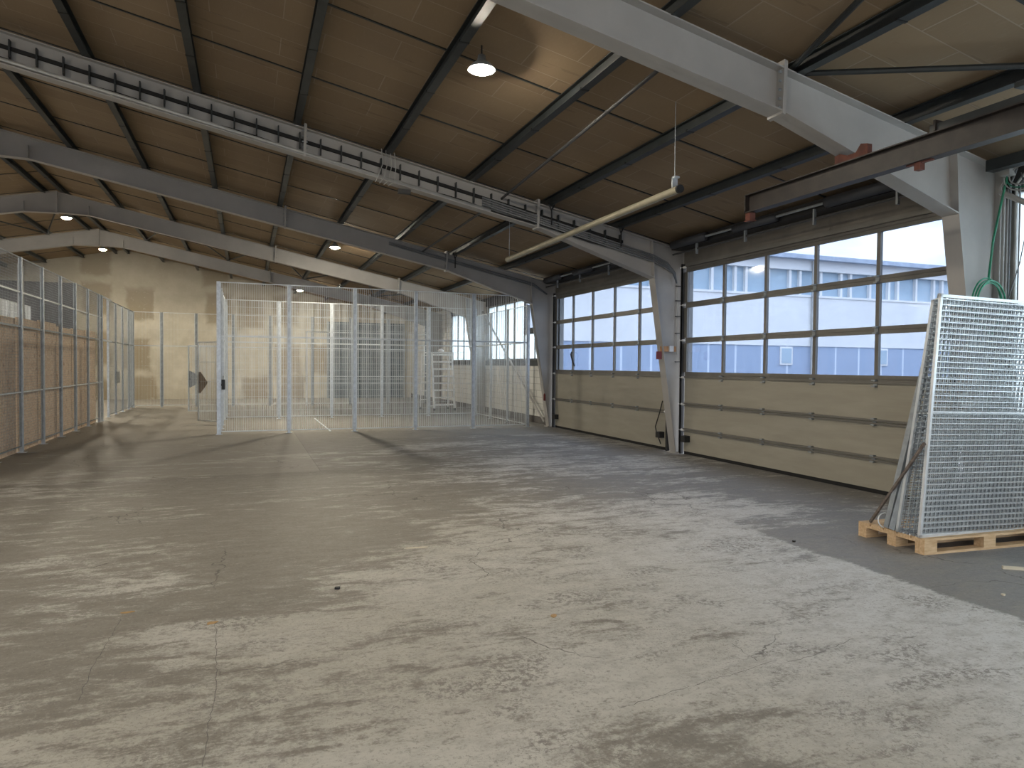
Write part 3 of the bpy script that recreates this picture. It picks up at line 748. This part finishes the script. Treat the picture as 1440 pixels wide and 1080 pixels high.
# the cage
cage = empty('mesh_cage', (0, 0, 0), 'tall galvanised wire mesh cage standing mid hall before the door side windows', 'cage')
fx = [-0.61, 0.94, 2.49, 4.02, 5.56, 7.12]
fence(cage, [(x, 17.5) for x in fx], 0, sh=1.11, post_h=[HT, HT, HT, HT, HT, 3.3])
rxs = [-0.61, 0.90, 2.45, 4.0, 5.52, 7.12]
fence(cage, [(x, 22.15) for x in rxs], 0)
fence(cage, [(-0.61, 17.55), (-0.61, 19.0), (-0.61, 20.15), (-0.61, 22.1)], 1, kinds=[1, 2, 1], sh=0.3, rr=0.0025)
fence(cage, [(7.12, 17.55), (7.12, 19.1), (7.12, 20.6), (7.12, 22.1)], 1, sh=0.3, rr=0.0022, h=3.3)
MB().box((-0.55, 17.36, 1.05), (-0.48, 17.45, 1.28)).box((-0.56, 17.33, 1.14), (-0.53, 17.45, 1.17)).build('lock_box', 'black', cage)
MB().box((-0.66, 19.12, 1.08), (-0.56, 19.18, 1.34)).build('lock_box', 'black', cage)
# corner post is stout
MB().box((-0.655, 17.44, 0.006), (-0.565, 17.53, HT)).build('gate_post', 'galv', cage)

def gate_leaf(root, p, ang, w, z0, z1, side):
    g = empty('gate_leaf', p, rot=(0, 0, ang)); g.parent = root
    panel_mesh(w, z0, z1, 0.05, 0.55, 0.0035, 0.034).build('mesh_panel', 'wire', g)
    return g
def leaf(root, p, q, z0, z1, platecol, tri):
    ang = math.atan2(q[1] - p[1], q[0] - p[0]); w = math.hypot(q[0] - p[0], q[1] - p[1])
    o = panel_mesh(w, z0, z1, 0.05, 0.55, 0.0035, 0.034).build('gate_leaf', 'wire', root, loc=(p[0], p[1], 0)); o.rotation_euler = (0, 0, ang)
    if tri: poly = [(w, 1.42), (w, 0.84), (w - 0.10, 0.84), (w - 0.38, 1.10), (w - 0.38, 1.16), (w - 0.10, 1.42)]
    else: poly = [(w, 1.40), (w, 0.86), (w - 0.08, 0.86), (w - 0.34, 1.0), (w - 0.34, 1.26), (w - 0.08, 1.40)]
    MB().prism(poly, 1, -0.012, -0.006).build('lock_plate', platecol, o)
    MB().box((w - 0.08, -0.06, 1.12), (w - 0.02, -0.006, 1.16)).build('handle', 'black', o)
    return o
leaf(cage, (-0.66, 20.05), (-1.25, 20.78), 0.10, 2.22, plain('brown_plate', (0.30, 0.23, 0.16), 0.6), True)
leaf(cage, (-0.66, 24.5), (-1.80, 24.95), 0.10, 2.22, 'galv_grey', False)
fence(cage, [(-0.61, 22.2), (-0.61, 23.3), (-0.61, 24.55)], 1, kinds=[1, 2], sh=0.3, rr=0.0025)
MB().box((1.9, 17.6, 0.0), (1.94, 22.0, 0.012)).build('floor_rail', 'galv', cage)

# back fence
bf = empty('mesh_fence', (0, 0, 0), 'tall galvanised mesh fence crossing the hall in front of the plaster back wall', 'fence')
bx = [-4.0, -2.98, -1.80, -0.5, 0.85, 2.45, 3.95, 5.5, 7.1]
fence(bf, [(x, 29.0) for x in bx], 0, sh=0.65, sv=0.05, rr=0.0018, post_h=[HT] * 9, pmat='galv_grey', pw=0.075)
MB().box((2.2, 28.93, 2.93), (3.2, 28.97, 2.97)).box((2.2, 28.93, 0), (2.24, 28.97, 2.97)).build('gate_frame', 'white_alu', bf)
for zz in (0.9, 1.17, 2.28, 2.95):
    MB().box((2.45, 28.93, zz - 0.012), (7.1, 28.96, zz + 0.012)).build('rail', 'wire', bf)
# left fence with boards behind
lf = empty('mesh_fence', (0, 0, 0), 'long galvanised mesh fence along the left side, backed by strand boards', 'fence')
ly = [10.7, 12.1, 13.55, 14.98, 16.41, 17.87, 19.26, 20.67, 22.08, 22.5]
fence(lf, [(-3.83, v) for v in ly], 1, sh=0.05, sv=0.05, rr=0.0013, kinds=[1] * 9, zb=0.12, wmat='galv_grey')
ly2 = [24.0, 25.3, 26.6, 27.9, 29.0]
fence(lf, [(-3.92, v) for v in ly2], 1, sh=0.05, sv=0.05, rr=0.0016, wmat='galv_grey')
MB().box((-3.86, 22.5, 2.26), (-3.82, 24.0, 2.31)).box((-3.86, 22.5, 3.50), (-3.82, 24.0, 3.54)).build('rail', 'galv', lf)
for zz in (2.91, 1.1):
    MB().box((-3.85, 10.7, zz - 0.012), (-3.82, 22.5, zz + 0.012)).build('rail', 'wire', lf)
for k in range(8):
    a, b = ly[k] + 0.005, ly[k + 1] - 0.005
    lbl = ['board', 'board'][0]
    MB().box((-3.93, a + 0.03, 0.0), (-3.905, b - 0.03, 2.46 + 0.03 * math.sin(k * 2.1))).build('strand_board', 'osb', lf)
for yv in (14.45, 15.9):
    MB().box((-4.12, yv, 2.2), (-4.04, yv + 0.16, 3.50)).build('stud', 'steel_paint', lf)
MB().box((-3.90, 25.2, 1.0), (-3.88, 25.8, 1.36)).build('lock_plate', 'galv_grey', lf)
# rear row of the aisle behind the left fence
lr = empty('mesh_fence', (0, 0, 0), 'second mesh fence glimpsed through the left fence above the boards', 'fence')
fence(lr, [(-6.9, v) for v in (16.0, 18.4, 20.8, 23.2, 25.6, 28.0)], 1, sh=0.3, rr=0.003)
MB().box((-6.95, 26.8, 2.3), (-6.90, 27.5, 3.3)).build('notice_board', 'dark_grey', lr)

# ------------------------------------------------------------------ platform ladder in the cage
L = empty('platform_ladder', (6.68, 24.7, 0), 'white aluminium platform ladder with eight rungs standing behind the cage', 'ladder')
def W(m, n, **k): return m.build(n, 'white_alu', L, **k)
for x in (-0.32, 0.45):
    W(MB().bar((x, -0.05, 0.08), (x, 0.35, 2.12), 0.055, 0.08), 'stringer')
for k in range(8):
    z = 0.2 + 0.26 * k; yy = -0.05 + 0.4 * (z - 0.08) / 2.04
    W(MB().box((-0.32, yy - 0.05, z - 0.01), (0.45, yy + 0.05, z + 0.045)), 'rung')
for x in (-0.60, 0.46): W(MB().bar((x, 0.95, 0.0), (x, 0.75, 2.10), 0.035, 0.035), 'rear_leg')
for k in range(6):
    z = 0.35 + 0.33 * k
    W(MB().box((-0.62, 0.86 - 0.03 * k, z), (-0.32, 0.89 - 0.03 * k, z + 0.03)), 'rear_bar')
W(MB().box((-0.45, 0.30, 2.10), (0.48, 0.85, 2.14)), 'platform')
W(MB().tube([(-0.62, 0.3, 1.2), (-0.62, 0.3, 2.35), (-0.45, 0.35, 2.38), (0.48, 0.35, 2.38), (0.48, 0.8, 2.38)], 0.018, 8), 'guard_rail')
W(MB().bar((-0.62, -0.1, 0.55), (-0.5, -0.12, 0.18), 0.03, 0.03), 'outrigger'); W(MB().bar((-0.5, -0.12, 0.18), (0.1, -0.12, 0.20), 0.03, 0.03), 'outrigger')
W(MB().bar((0.36, -0.1, 0.75), (0.42, -0.12, 0.5), 0.03, 0.03), 'outrigger')
for x, yy in ((-0.32, -0.05), (0.45, -0.05), (-0.6, 0.95), (0.46, 0.95)):
    MB().box((x - 0.03, yy - 0.03, 0), (x + 0.03, yy + 0.03, 0.085)).build('foot', 'black', L)
MB().lathe([(0.03, 0), (0.11, 0.01), (0.12, 0.06), (0.05, 0.12)], (6.75, 25.25, 2.145), 14).build('cloth_bundle', 'white_paint', label='small white bundle lying on the ladder platform', cat='bundle', smooth=True)

# ------------------------------------------------------------------ pallet with leaning mesh panels
PA = R(-3.5)
pal = empty('wooden_pallet', (5.62, 4.44, 0), 'wooden transport pallet on the floor carrying the mesh panels', 'pallet', rot=(0, 0, PA))
PWX, PWY = 2.2, 0.76
def Wd(m, n): return m.build(n, 'wood', pal)
for k in range(3):
    for j in range(3):
        x0 = [0, 0.70, 1.42][k] if k < 3 else 0; y0 = [0, 0.31, PWY - 0.10][j]
        Wd(MB().box((x0, y0, 0.022), (x0 + 0.145, y0 + 0.10, 0.10)), 'block')
for j in range(3):
    y0 = [0, 0.31, PWY - 0.10][j]; Wd(MB().box((0, y0, 0), (PWX, y0 + 0.10, 0.022)), 'bottom_board')
for j in range(3):
    x0 = [0, 0.70, 1.42][j]; Wd(MB().box((x0, 0, 0.10), (x0 + 0.145, PWY, 0.122)), 'cross_board')
for j in range(5):
    y0 = j * (PWY - 0.14) / 4; Wd(MB().box((0, y0, 0.122), (PWX, y0 + 0.14, 0.144)), 'deck_board')
def stack_panel(length, height, sx, sz, ph, fr=0.03):
    m = MB(); f2 = fr / 2
    if fr:
        m.box((0, -f2, 0), (fr, f2, height)); m.box((length - fr, -f2, 0), (length, f2, height))
        m.box((0, -f2, 0), (length, f2, fr)); m.box((0, -f2, height - fr), (length, f2, height))
    z = 0.03 + sz * ph
    while z < height - fr:
        m.box((0.004, -0.008, z - 0.0034), (length, -0.002, z + 0.0034)); z += sz
    x = 0.03 + sx * ph
    while x < length - fr:
        m.box((x - 0.0015, 0, 0.0), (x + 0.0015, 0.005, height)); x += sx
    for zz in (0.0, height * 0.52, height - 0.012): m.box((0, -0.009, zz), (length, 0.004, zz + 0.012))
    return m
NPN = 8
Z0 = 0.145
for k in range(NPN):
    f = k / (NPN - 1)
    bot = Vector((5.615 + random.uniform(0, 0.004) + (0.0 if k == 0 else 0.01), 4.50 + 0.235 * f, Z0))
    topy = 4.385 + 0.030 * f * 1.6 + 0.02 * (k > 0); 
    height = 2.17 - (0.03 if k else 0)
    ph = 0.0 if k == 0 else [0.0, 0.1, 0.4, 0.0, 0.2, 0.1, 0.5][k - 1]
    m = stack_panel(2.15, height, 0.05, 0.05, ph, 0.026 if k in (0, NPN - 1) else 0)
    lean = math.atan2(topy - bot.y, height)
    o = m.build('wire_mesh_sheet', ('lit_wire' if k == 0 else ('wire' if k % 2 else 'galv_grey')),  # shade between sheets put into colour: alternate ones darker, front one lighter
                label=('galvanised framed mesh panel at the front of the stack leaning on the pallet' if k == 0 else
                       'galvanised framed mesh panel at the wall side of the stack on the pallet' if k == NPN - 1 else
                       'galvanised mesh panel inside the stack on the pallet, behind its front panel'),
                cat='mesh panel', group='galvanised mesh panels stacked on the pallet', loc=bot)
    o.rotation_euler = (-lean, 0, R(-2.5)); o.rotation_mode = 'XYZ'
    # lean towards the viewer and slightly along the hall wall
    o.rotation_euler = (-lean, R(1.3), R(-2.5))
# loose posts leaning at the end of the stack
for k, (y0, x0) in enumerate(((4.79, 5.64), (4.86, 5.66))):
    m = MB().bar((0, 0, 0), (0.13, -0.34 - 0.06 * k, 1.62 + 0.55 * k), 0.05, 0.05)
    m.build('fence_post', 'galv_grey', label=['shorter galvanised fence post leaning against the rear of the panel stack', 'taller galvanised fence post leaning against the rear of the panel stack'][k], cat='post', loc=(x0, y0 , Z0 + 0.012))
MB().bar((5.70, 5.09, 0.155), (5.59, 4.44, 1.0), 0.022, 0.022).build('support_strut', 'weathered_steel', label='thin brown strut propping the panel stack from the pallet corner', cat='strut')
pts = [(5.72 + 0.10 * math.cos(t), 4.93 + 0.02 * math.sin(t), 0.20 + 0.07 * math.sin(t)) for t in [k * 0.4 for k in range(16)]]
MB().tube(pts, 0.006, 6).build('cable_loop', 'white_alu', label='loop of white cable standing on the pallet behind the panels', cat='cable', smooth=True)

# ------------------------------------------------------------------ green hose and cables at the near column
H = empty('green_hose', (7.50, 5.26, 2.36), 'coiled green hose hanging on the near column behind the mesh panels', 'hose')
for k in range(4):
    rr = 0.285 - 0.016 * (k % 3); pts = []
    for j in range(37):
        t = 2 * math.pi * j / 36
        pts.append((rr * 0.80 * math.cos(t) + 0.006 * k, 0.0 - 0.014 * k, rr * math.sin(t) - 0.010 * k))
    MB().tube(pts, 0.009, 8, caps=False).build('coil', 'green', H, smooth=True)
MB().tube([(0.02, 0.0, 0.27), (0.08, 0.0, 0.7), (0.16, -0.03, 1.15), (0.20, -0.05, 1.40), (0.16, -0.06, 1.5)], 0.012, 8).build('riser', 'green', H, smooth=True)
cb = empty('riser_cables', (0, 0, 0), 'vertical grey conduits and loose cables beside the near column', 'cables')
for k, (yy, x, r_, mt) in enumerate(((5.30, 7.80, 0.011, 'pipe_pale'), (5.25, 7.82, 0.011, 'cable_grey'), (5.34, 7.80, 0.009, 'pipe_pale'), (5.20, 7.84, 0.014, 'pipe_pale'), (5.16, 7.84, 0.008, 'cable_grey'))):
    MB().tube([(x, yy, 0.9), (x, yy, 3.45), (x - 0.05, yy - 0.03, 3.66), (x - 0.15, yy - 0.12 - 0.04 * k, 3.80)], r_, 6).build('cable', mt, cb, smooth=True)
for k in range(3):
    pts = [(7.66, 5.02 + (0.14 + 0.03 * k) * math.cos(t), 3.72 + (0.10 + 0.03 * k) * math.sin(t)) for t in [j * 0.35 for j in range(19)]]
    MB().tube(pts, 0.007, 5, caps=False).build('cable', 'green' if k == 1 else 'pipe_pale', cb, smooth=True)
MB().tube([(7.68, 5.05, 3.75), (7.72, 4.98, 3.3), (7.74, 5.08, 2.8), (7.74, 5.2, 2.4)], 0.006, 5).build('cable', 'cable_grey', cb, smooth=True)
MB().box((7.60, 5.12, 3.74), (7.70, 5.22, 3.84)).build('cable_box', 'pipe_pale', cb)
m = MB().bar((7.55, 5.3, 3.86), (7.45, 2.0, 3.86), 0.12, 0.12)
m.build('eaves_duct', 'dark_steel', label='dark steel box section under the eaves at the right edge', cat='duct')
# small fittings on the second column
MB().box((7.22, 11.333, 1.80), (7.34, 11.343, 1.95)).build('fire_sign', 'red', label='small red fire equipment sign on the column between the sectional doors', cat='sign')
r = empty('socket_board', (7.55, 11.42, 2.0), 'orange wooden board with white switch on the column between the doors', 'socket board')
MB().box((-0.20, -0.02, -0.05), (0.15, 0.0, 0.05)).build('board', 'orange_wood', r)
MB().box((-0.02, -0.06, -0.05), (0.07, -0.02, 0.06)).build('switch', 'white_paint', r)
for k in range(5):
    z = 2.0 + 0.3 * k
cc = empty('column_cable', (7.73, 11.40, 0), 'thin vertical cable with clips on the column between the doors', 'cable')
MB().tube([(0.0, 0.02, 1.9), (0.0, 0.02, 3.3)], 0.006, 6).build('cable', 'pipe_pale', cc)
for z in (2.3, 2.62, 2.92, 3.2, 1.75): MB().box((-0.05, -0.01, z), (0.06, 0.02, z + 0.014)).build('clip', 'black', cc)
for z, x, l in ((0.75, 7.62, 'small red bottle hanging low on the third column brace'),):
    MB().lathe([(0.02, 0), (0.03, 0.01), (0.03, 0.16), (0.01, 0.2)], (7.50, 17.25, 0.72), 10).build('red_bottle', 'red', label='small red cylinder fixed low on the column by the cage corner', cat='cylinder')

# hairline cracks in the slab
def crack(pts, w):
    m = MB(); rnd = random.Random(3); line = []
    for a, b in zip(pts[:-1], pts[1:]):
        n = max(2, int(math.hypot(b[0] - a[0], b[1] - a[1]) / 0.04))
        for k in range(n):
            t = k / n; line.append((a[0] + (b[0] - a[0]) * t + rnd.uniform(-.008, .008), a[1] + (b[1] - a[1]) * t + rnd.uniform(-.008, .008)))
    line.append(pts[-1])
    for a, b in zip(line[:-1], line[1:]):
        d = Vector((b[0] - a[0], b[1] - a[1])).normalized(); n = Vector((-d.y, d.x)) * w * rnd.uniform(0.25, 0.6)
        m.quad((a[0] - n.x, a[1] - n.y, 0.0006), (b[0] - n.x, b[1] - n.y, 0.0006), (b[0] + n.x, b[1] + n.y, 0.0006), (a[0] + n.x, a[1] + n.y, 0.0006))
    m.build('crack', 'kerb', floor_obj)
crack([(1.684, 2.920), (2.092, 2.995), (2.497, 3.054), (2.792, 3.103)], 0.0035)
crack([(2.839, 3.066), (3.020, 3.084), (3.467, 3.201)], 0.0035)
crack([(-0.193, 4.851), (-0.151, 3.868), (-0.167, 3.353), (-0.174, 3.074)], 0.0035)
crack([(-0.766, 3.886), (-0.789, 4.276), (-0.773, 4.628), (-0.762, 5.052)], 0.0035)
crack([(2.715, 3.388), (2.683, 3.132)], 0.0035)
# ------------------------------------------------------------------ litter on the floor
def scrap(x, y, w, d, h, ang, mat, label, name):
    m = MB(); n = 7
    pts = [(w * (1 + 0.25 * random.uniform(-1, 1)) * math.cos(2 * math.pi * k / n), d * (1 + 0.3 * random.uniform(-1, 1)) * math.sin(2 * math.pi * k / n)) for k in range(n)]
    m.prism(pts, 2, 0.001, h)
    o = m.build(name, mat, label=label, cat='litter', loc=(x, y, 0)); o.rotation_euler = (0, 0, ang)
MB().bar((-0.09, 0, 0.013), (0.09, 0.0, 0.013), 0.03, 0.024).build('wood_stick', 'pale_wood', label='short pale wooden stick on the floor right of the pallet', cat='litter', loc=(5.94, 3.87, 0)).rotation_euler = (0, 0, R(-35))
scrap(5.18, 3.45, 0.018, 0.014, 0.012, 0.3, 'pale_wood', 'pale crumb on the dark floor below the stick at the right edge', 'wood_chip')
scrap(-0.21, 4.77, 0.035, 0.022, 0.006, 0.4, 'leaf', 'dry orange leaf on the floor, left foreground', 'dry_leaf')
scrap(-0.74, 5.16, 0.04, 0.012, 0.006, 0.1, 'leaf', 'thin brown leaf left of the orange leaf', 'dry_leaf')
scrap(1.89, 4.16, 0.028, 0.02, 0.006, 0.9, 'leaf', 'small tan leaf on the pale floor near the middle', 'dry_leaf')
scrap(1.42, 6.14, 0.11, 0.018, 0.008, -0.1, 'pale_wood', 'long pale wood splinter on the floor in mid hall', 'wood_splinter')
scrap(4.86, 5.2, 0.018, 0.014, 0.015, 0.5, 'black', 'small black pebble left of the pallet', 'pebble')
scrap(0.62, 5.2, 0.02, 0.018, 0.016, 0.5, 'black', 'small black pebble on the pale floor before the leaves', 'pebble')

# ------------------------------------------------------------------ neighbouring building across the yard
BY = 32.0
B = empty('neighbour_building', (0, 0, 0), 'long white and blue clad building seen across the yard through the doors', 'building')
MB().box((8.6, BY, 0), (75, BY + 0.3, 2.95)).build('lower_cladding', 'cladding', B)
MB().box((8.6, BY - 0.05, 2.95), (75, BY + 0.3, 5.85)).build('wall', 'white_paint', B)
MB().box((8.6, BY - 0.05, 7.35), (75, BY + 0.3, 7.95)).build('fascia', 'white_paint', B)
MB().box((8.6, BY + 0.25, 5.85), (75, BY + 0.4, 7.35)).build('window_band', 'sash', B)
MB().box((8.2, BY - 0.45, 7.95), (75.5, BY + 10, 8.2)).build('roof', plain('pale_blue_roof', (0.42, 0.48, 0.58), 0.6), B)
x = 10.0; k = 0
while x < 70:
    MB().box((x, BY + 0.05, 5.8), (x + 0.16, BY + 0.27, 7.4)).build('window_post', 'white_paint', B)
    x += 1.55 if k % 3 else 0.75; k += 1
    if k > 70: break
MB().box((8.6, BY - 0.1, 5.80), (75, BY + 0.1, 5.92)).build('window_sill', 'white_paint', B)
for x in (28.6, 36.0):
    MB().box((x, BY - 0.06, 1.85), (x + 0.9, BY, 2.9)).build('window_frame', 'white_paint', B)
    MB().box((x + 0.1, BY - 0.08, 1.95), (x + 0.8, BY - 0.06, 2.8)).build('window_pane', 'sash', B)
MB().tube([(30.8, BY - 0.15, 0), (30.8, BY - 0.15, 7.9)], 0.06, 8).build('downpipe', 'pipe_pale', B)

# ------------------------------------------------------------------ sky
wd = bpy.data.worlds.new('overcast_sky'); scene.world = wd; wd.use_nodes = True
nt = wd.node_tree; nt.nodes.clear()
o = nt.nodes.new('ShaderNodeOutputWorld'); bg = nt.nodes.new('ShaderNodeBackground')
tc = nt.nodes.new('ShaderNodeTexCoord'); sp = nt.nodes.new('ShaderNodeSeparateXYZ')
nt.links.new(tc.outputs['Generated'], sp.inputs[0])
mr = nt.nodes.new('ShaderNodeMapRange'); mr.inputs[1].default_value = 0.0; mr.inputs[2].default_value = 1.0
mr.inputs[3].default_value = 0.41; mr.inputs[4].default_value = 1.25; nt.links.new(sp.outputs[2], mr.inputs[0])
nz = nt.nodes.new('ShaderNodeTexNoise'); nz.inputs['Scale'].default_value = 5.0; nz.inputs['Detail'].default_value = 5
mp = nt.nodes.new('ShaderNodeMapping'); mp.inputs['Scale'].default_value = (1, 1, 3.5)
nt.links.new(tc.outputs['Generated'], mp.inputs[0]); nt.links.new(mp.outputs[0], nz.inputs['Vector'])
cr = nt.nodes.new('ShaderNodeMix'); cr.data_type = 'RGBA'
cr.inputs[6].default_value = (0.68, 0.81, 1.0, 1); cr.inputs[7].default_value = (0.98, 0.99, 1.0, 1)
m2 = nt.nodes.new('ShaderNodeMapRange'); m2.inputs[1].default_value = 0.38; m2.inputs[2].default_value = 0.58; nt.links.new(nz.outputs[0], m2.inputs[0])
nt.links.new(m2.outputs[0], cr.inputs[0]); nt.links.new(cr.outputs[2], bg.inputs[0])
SKY = 1.0
ms = nt.nodes.new('ShaderNodeMath'); ms.operation = 'MULTIPLY'; ms.inputs[1].default_value = SKY
nt.links.new(mr.outputs[0], ms.inputs[0]); nt.links.new(ms.outputs[0], bg.inputs[1]); nt.links.new(bg.outputs[0], o.inputs[0])

# sampling portals in the daylight openings
def portal(loc, rot, sx, sy):
    l = bpy.data.lights.new('daylight_portal', 'AREA'); l.shape = 'RECTANGLE'; l.size = sx; l.size_y = sy
    l.cycles.is_portal = True
    ob = bpy.data.objects.new('daylight_portal', l); COL.objects.link(ob); ob.location = loc; ob.rotation_euler = rot
portal((XR + 0.3, 8.55, 2.5), (0, R(90), 0), 2.1, 5.5)
portal((XR + 0.3, 14.5, 2.5), (0, R(90), 0), 2.1, 5.5)
portal((XL - 0.4, 10.2, 2.35), (0, R(-90), 0), 2.7, 33.4)
portal((-2.3, Y0 - 0.4, 2.0), (R(90), 0, 0), 17.8, 4.1)

# ------------------------------------------------------------------ camera
yaw, pit, rol, f = R(20.821), R(1.48), R(0.492), 980.0
fw = Vector((math.sin(yaw) * math.cos(pit), math.cos(yaw) * math.cos(pit), -math.sin(pit)))
rt = Vector((math.cos(yaw), -math.sin(yaw), 0)); up = rt.cross(fw)
r2_ = rt * math.cos(rol) + up * math.sin(rol); u2_ = -rt * math.sin(rol) + up * math.cos(rol)
cam = bpy.data.cameras.new('camera'); co = bpy.data.objects.new('camera', cam); COL.objects.link(co)
mw = Matrix.Identity(4)
for i in range(3):
    mw[i][0] = r2_[i]; mw[i][1] = u2_[i]; mw[i][2] = -fw[i]
mw[0][3], mw[1][3], mw[2][3] = 0, 0, 1.65
co.matrix_world = mw
cam.sensor_width = 36; cam.lens = 36 * f / 1440; cam.clip_start = 0.05; cam.clip_end = 300
scene.camera = co
scene.view_settings.view_transform = 'Standard'; scene.view_settings.look = 'None'
scene.view_settings.gamma = 1; scene.view_settings.use_curve_mapping = False
scene.view_settings.exposure = 2.85
cy = scene.cycles
cy.use_denoising = True; cy.max_bounces = 10; cy.diffuse_bounces = 5; cy.transparent_max_bounces = 24
cy.sample_clamp_indirect = 4.0; cy.caustics_reflective = False; cy.caustics_refractive = False
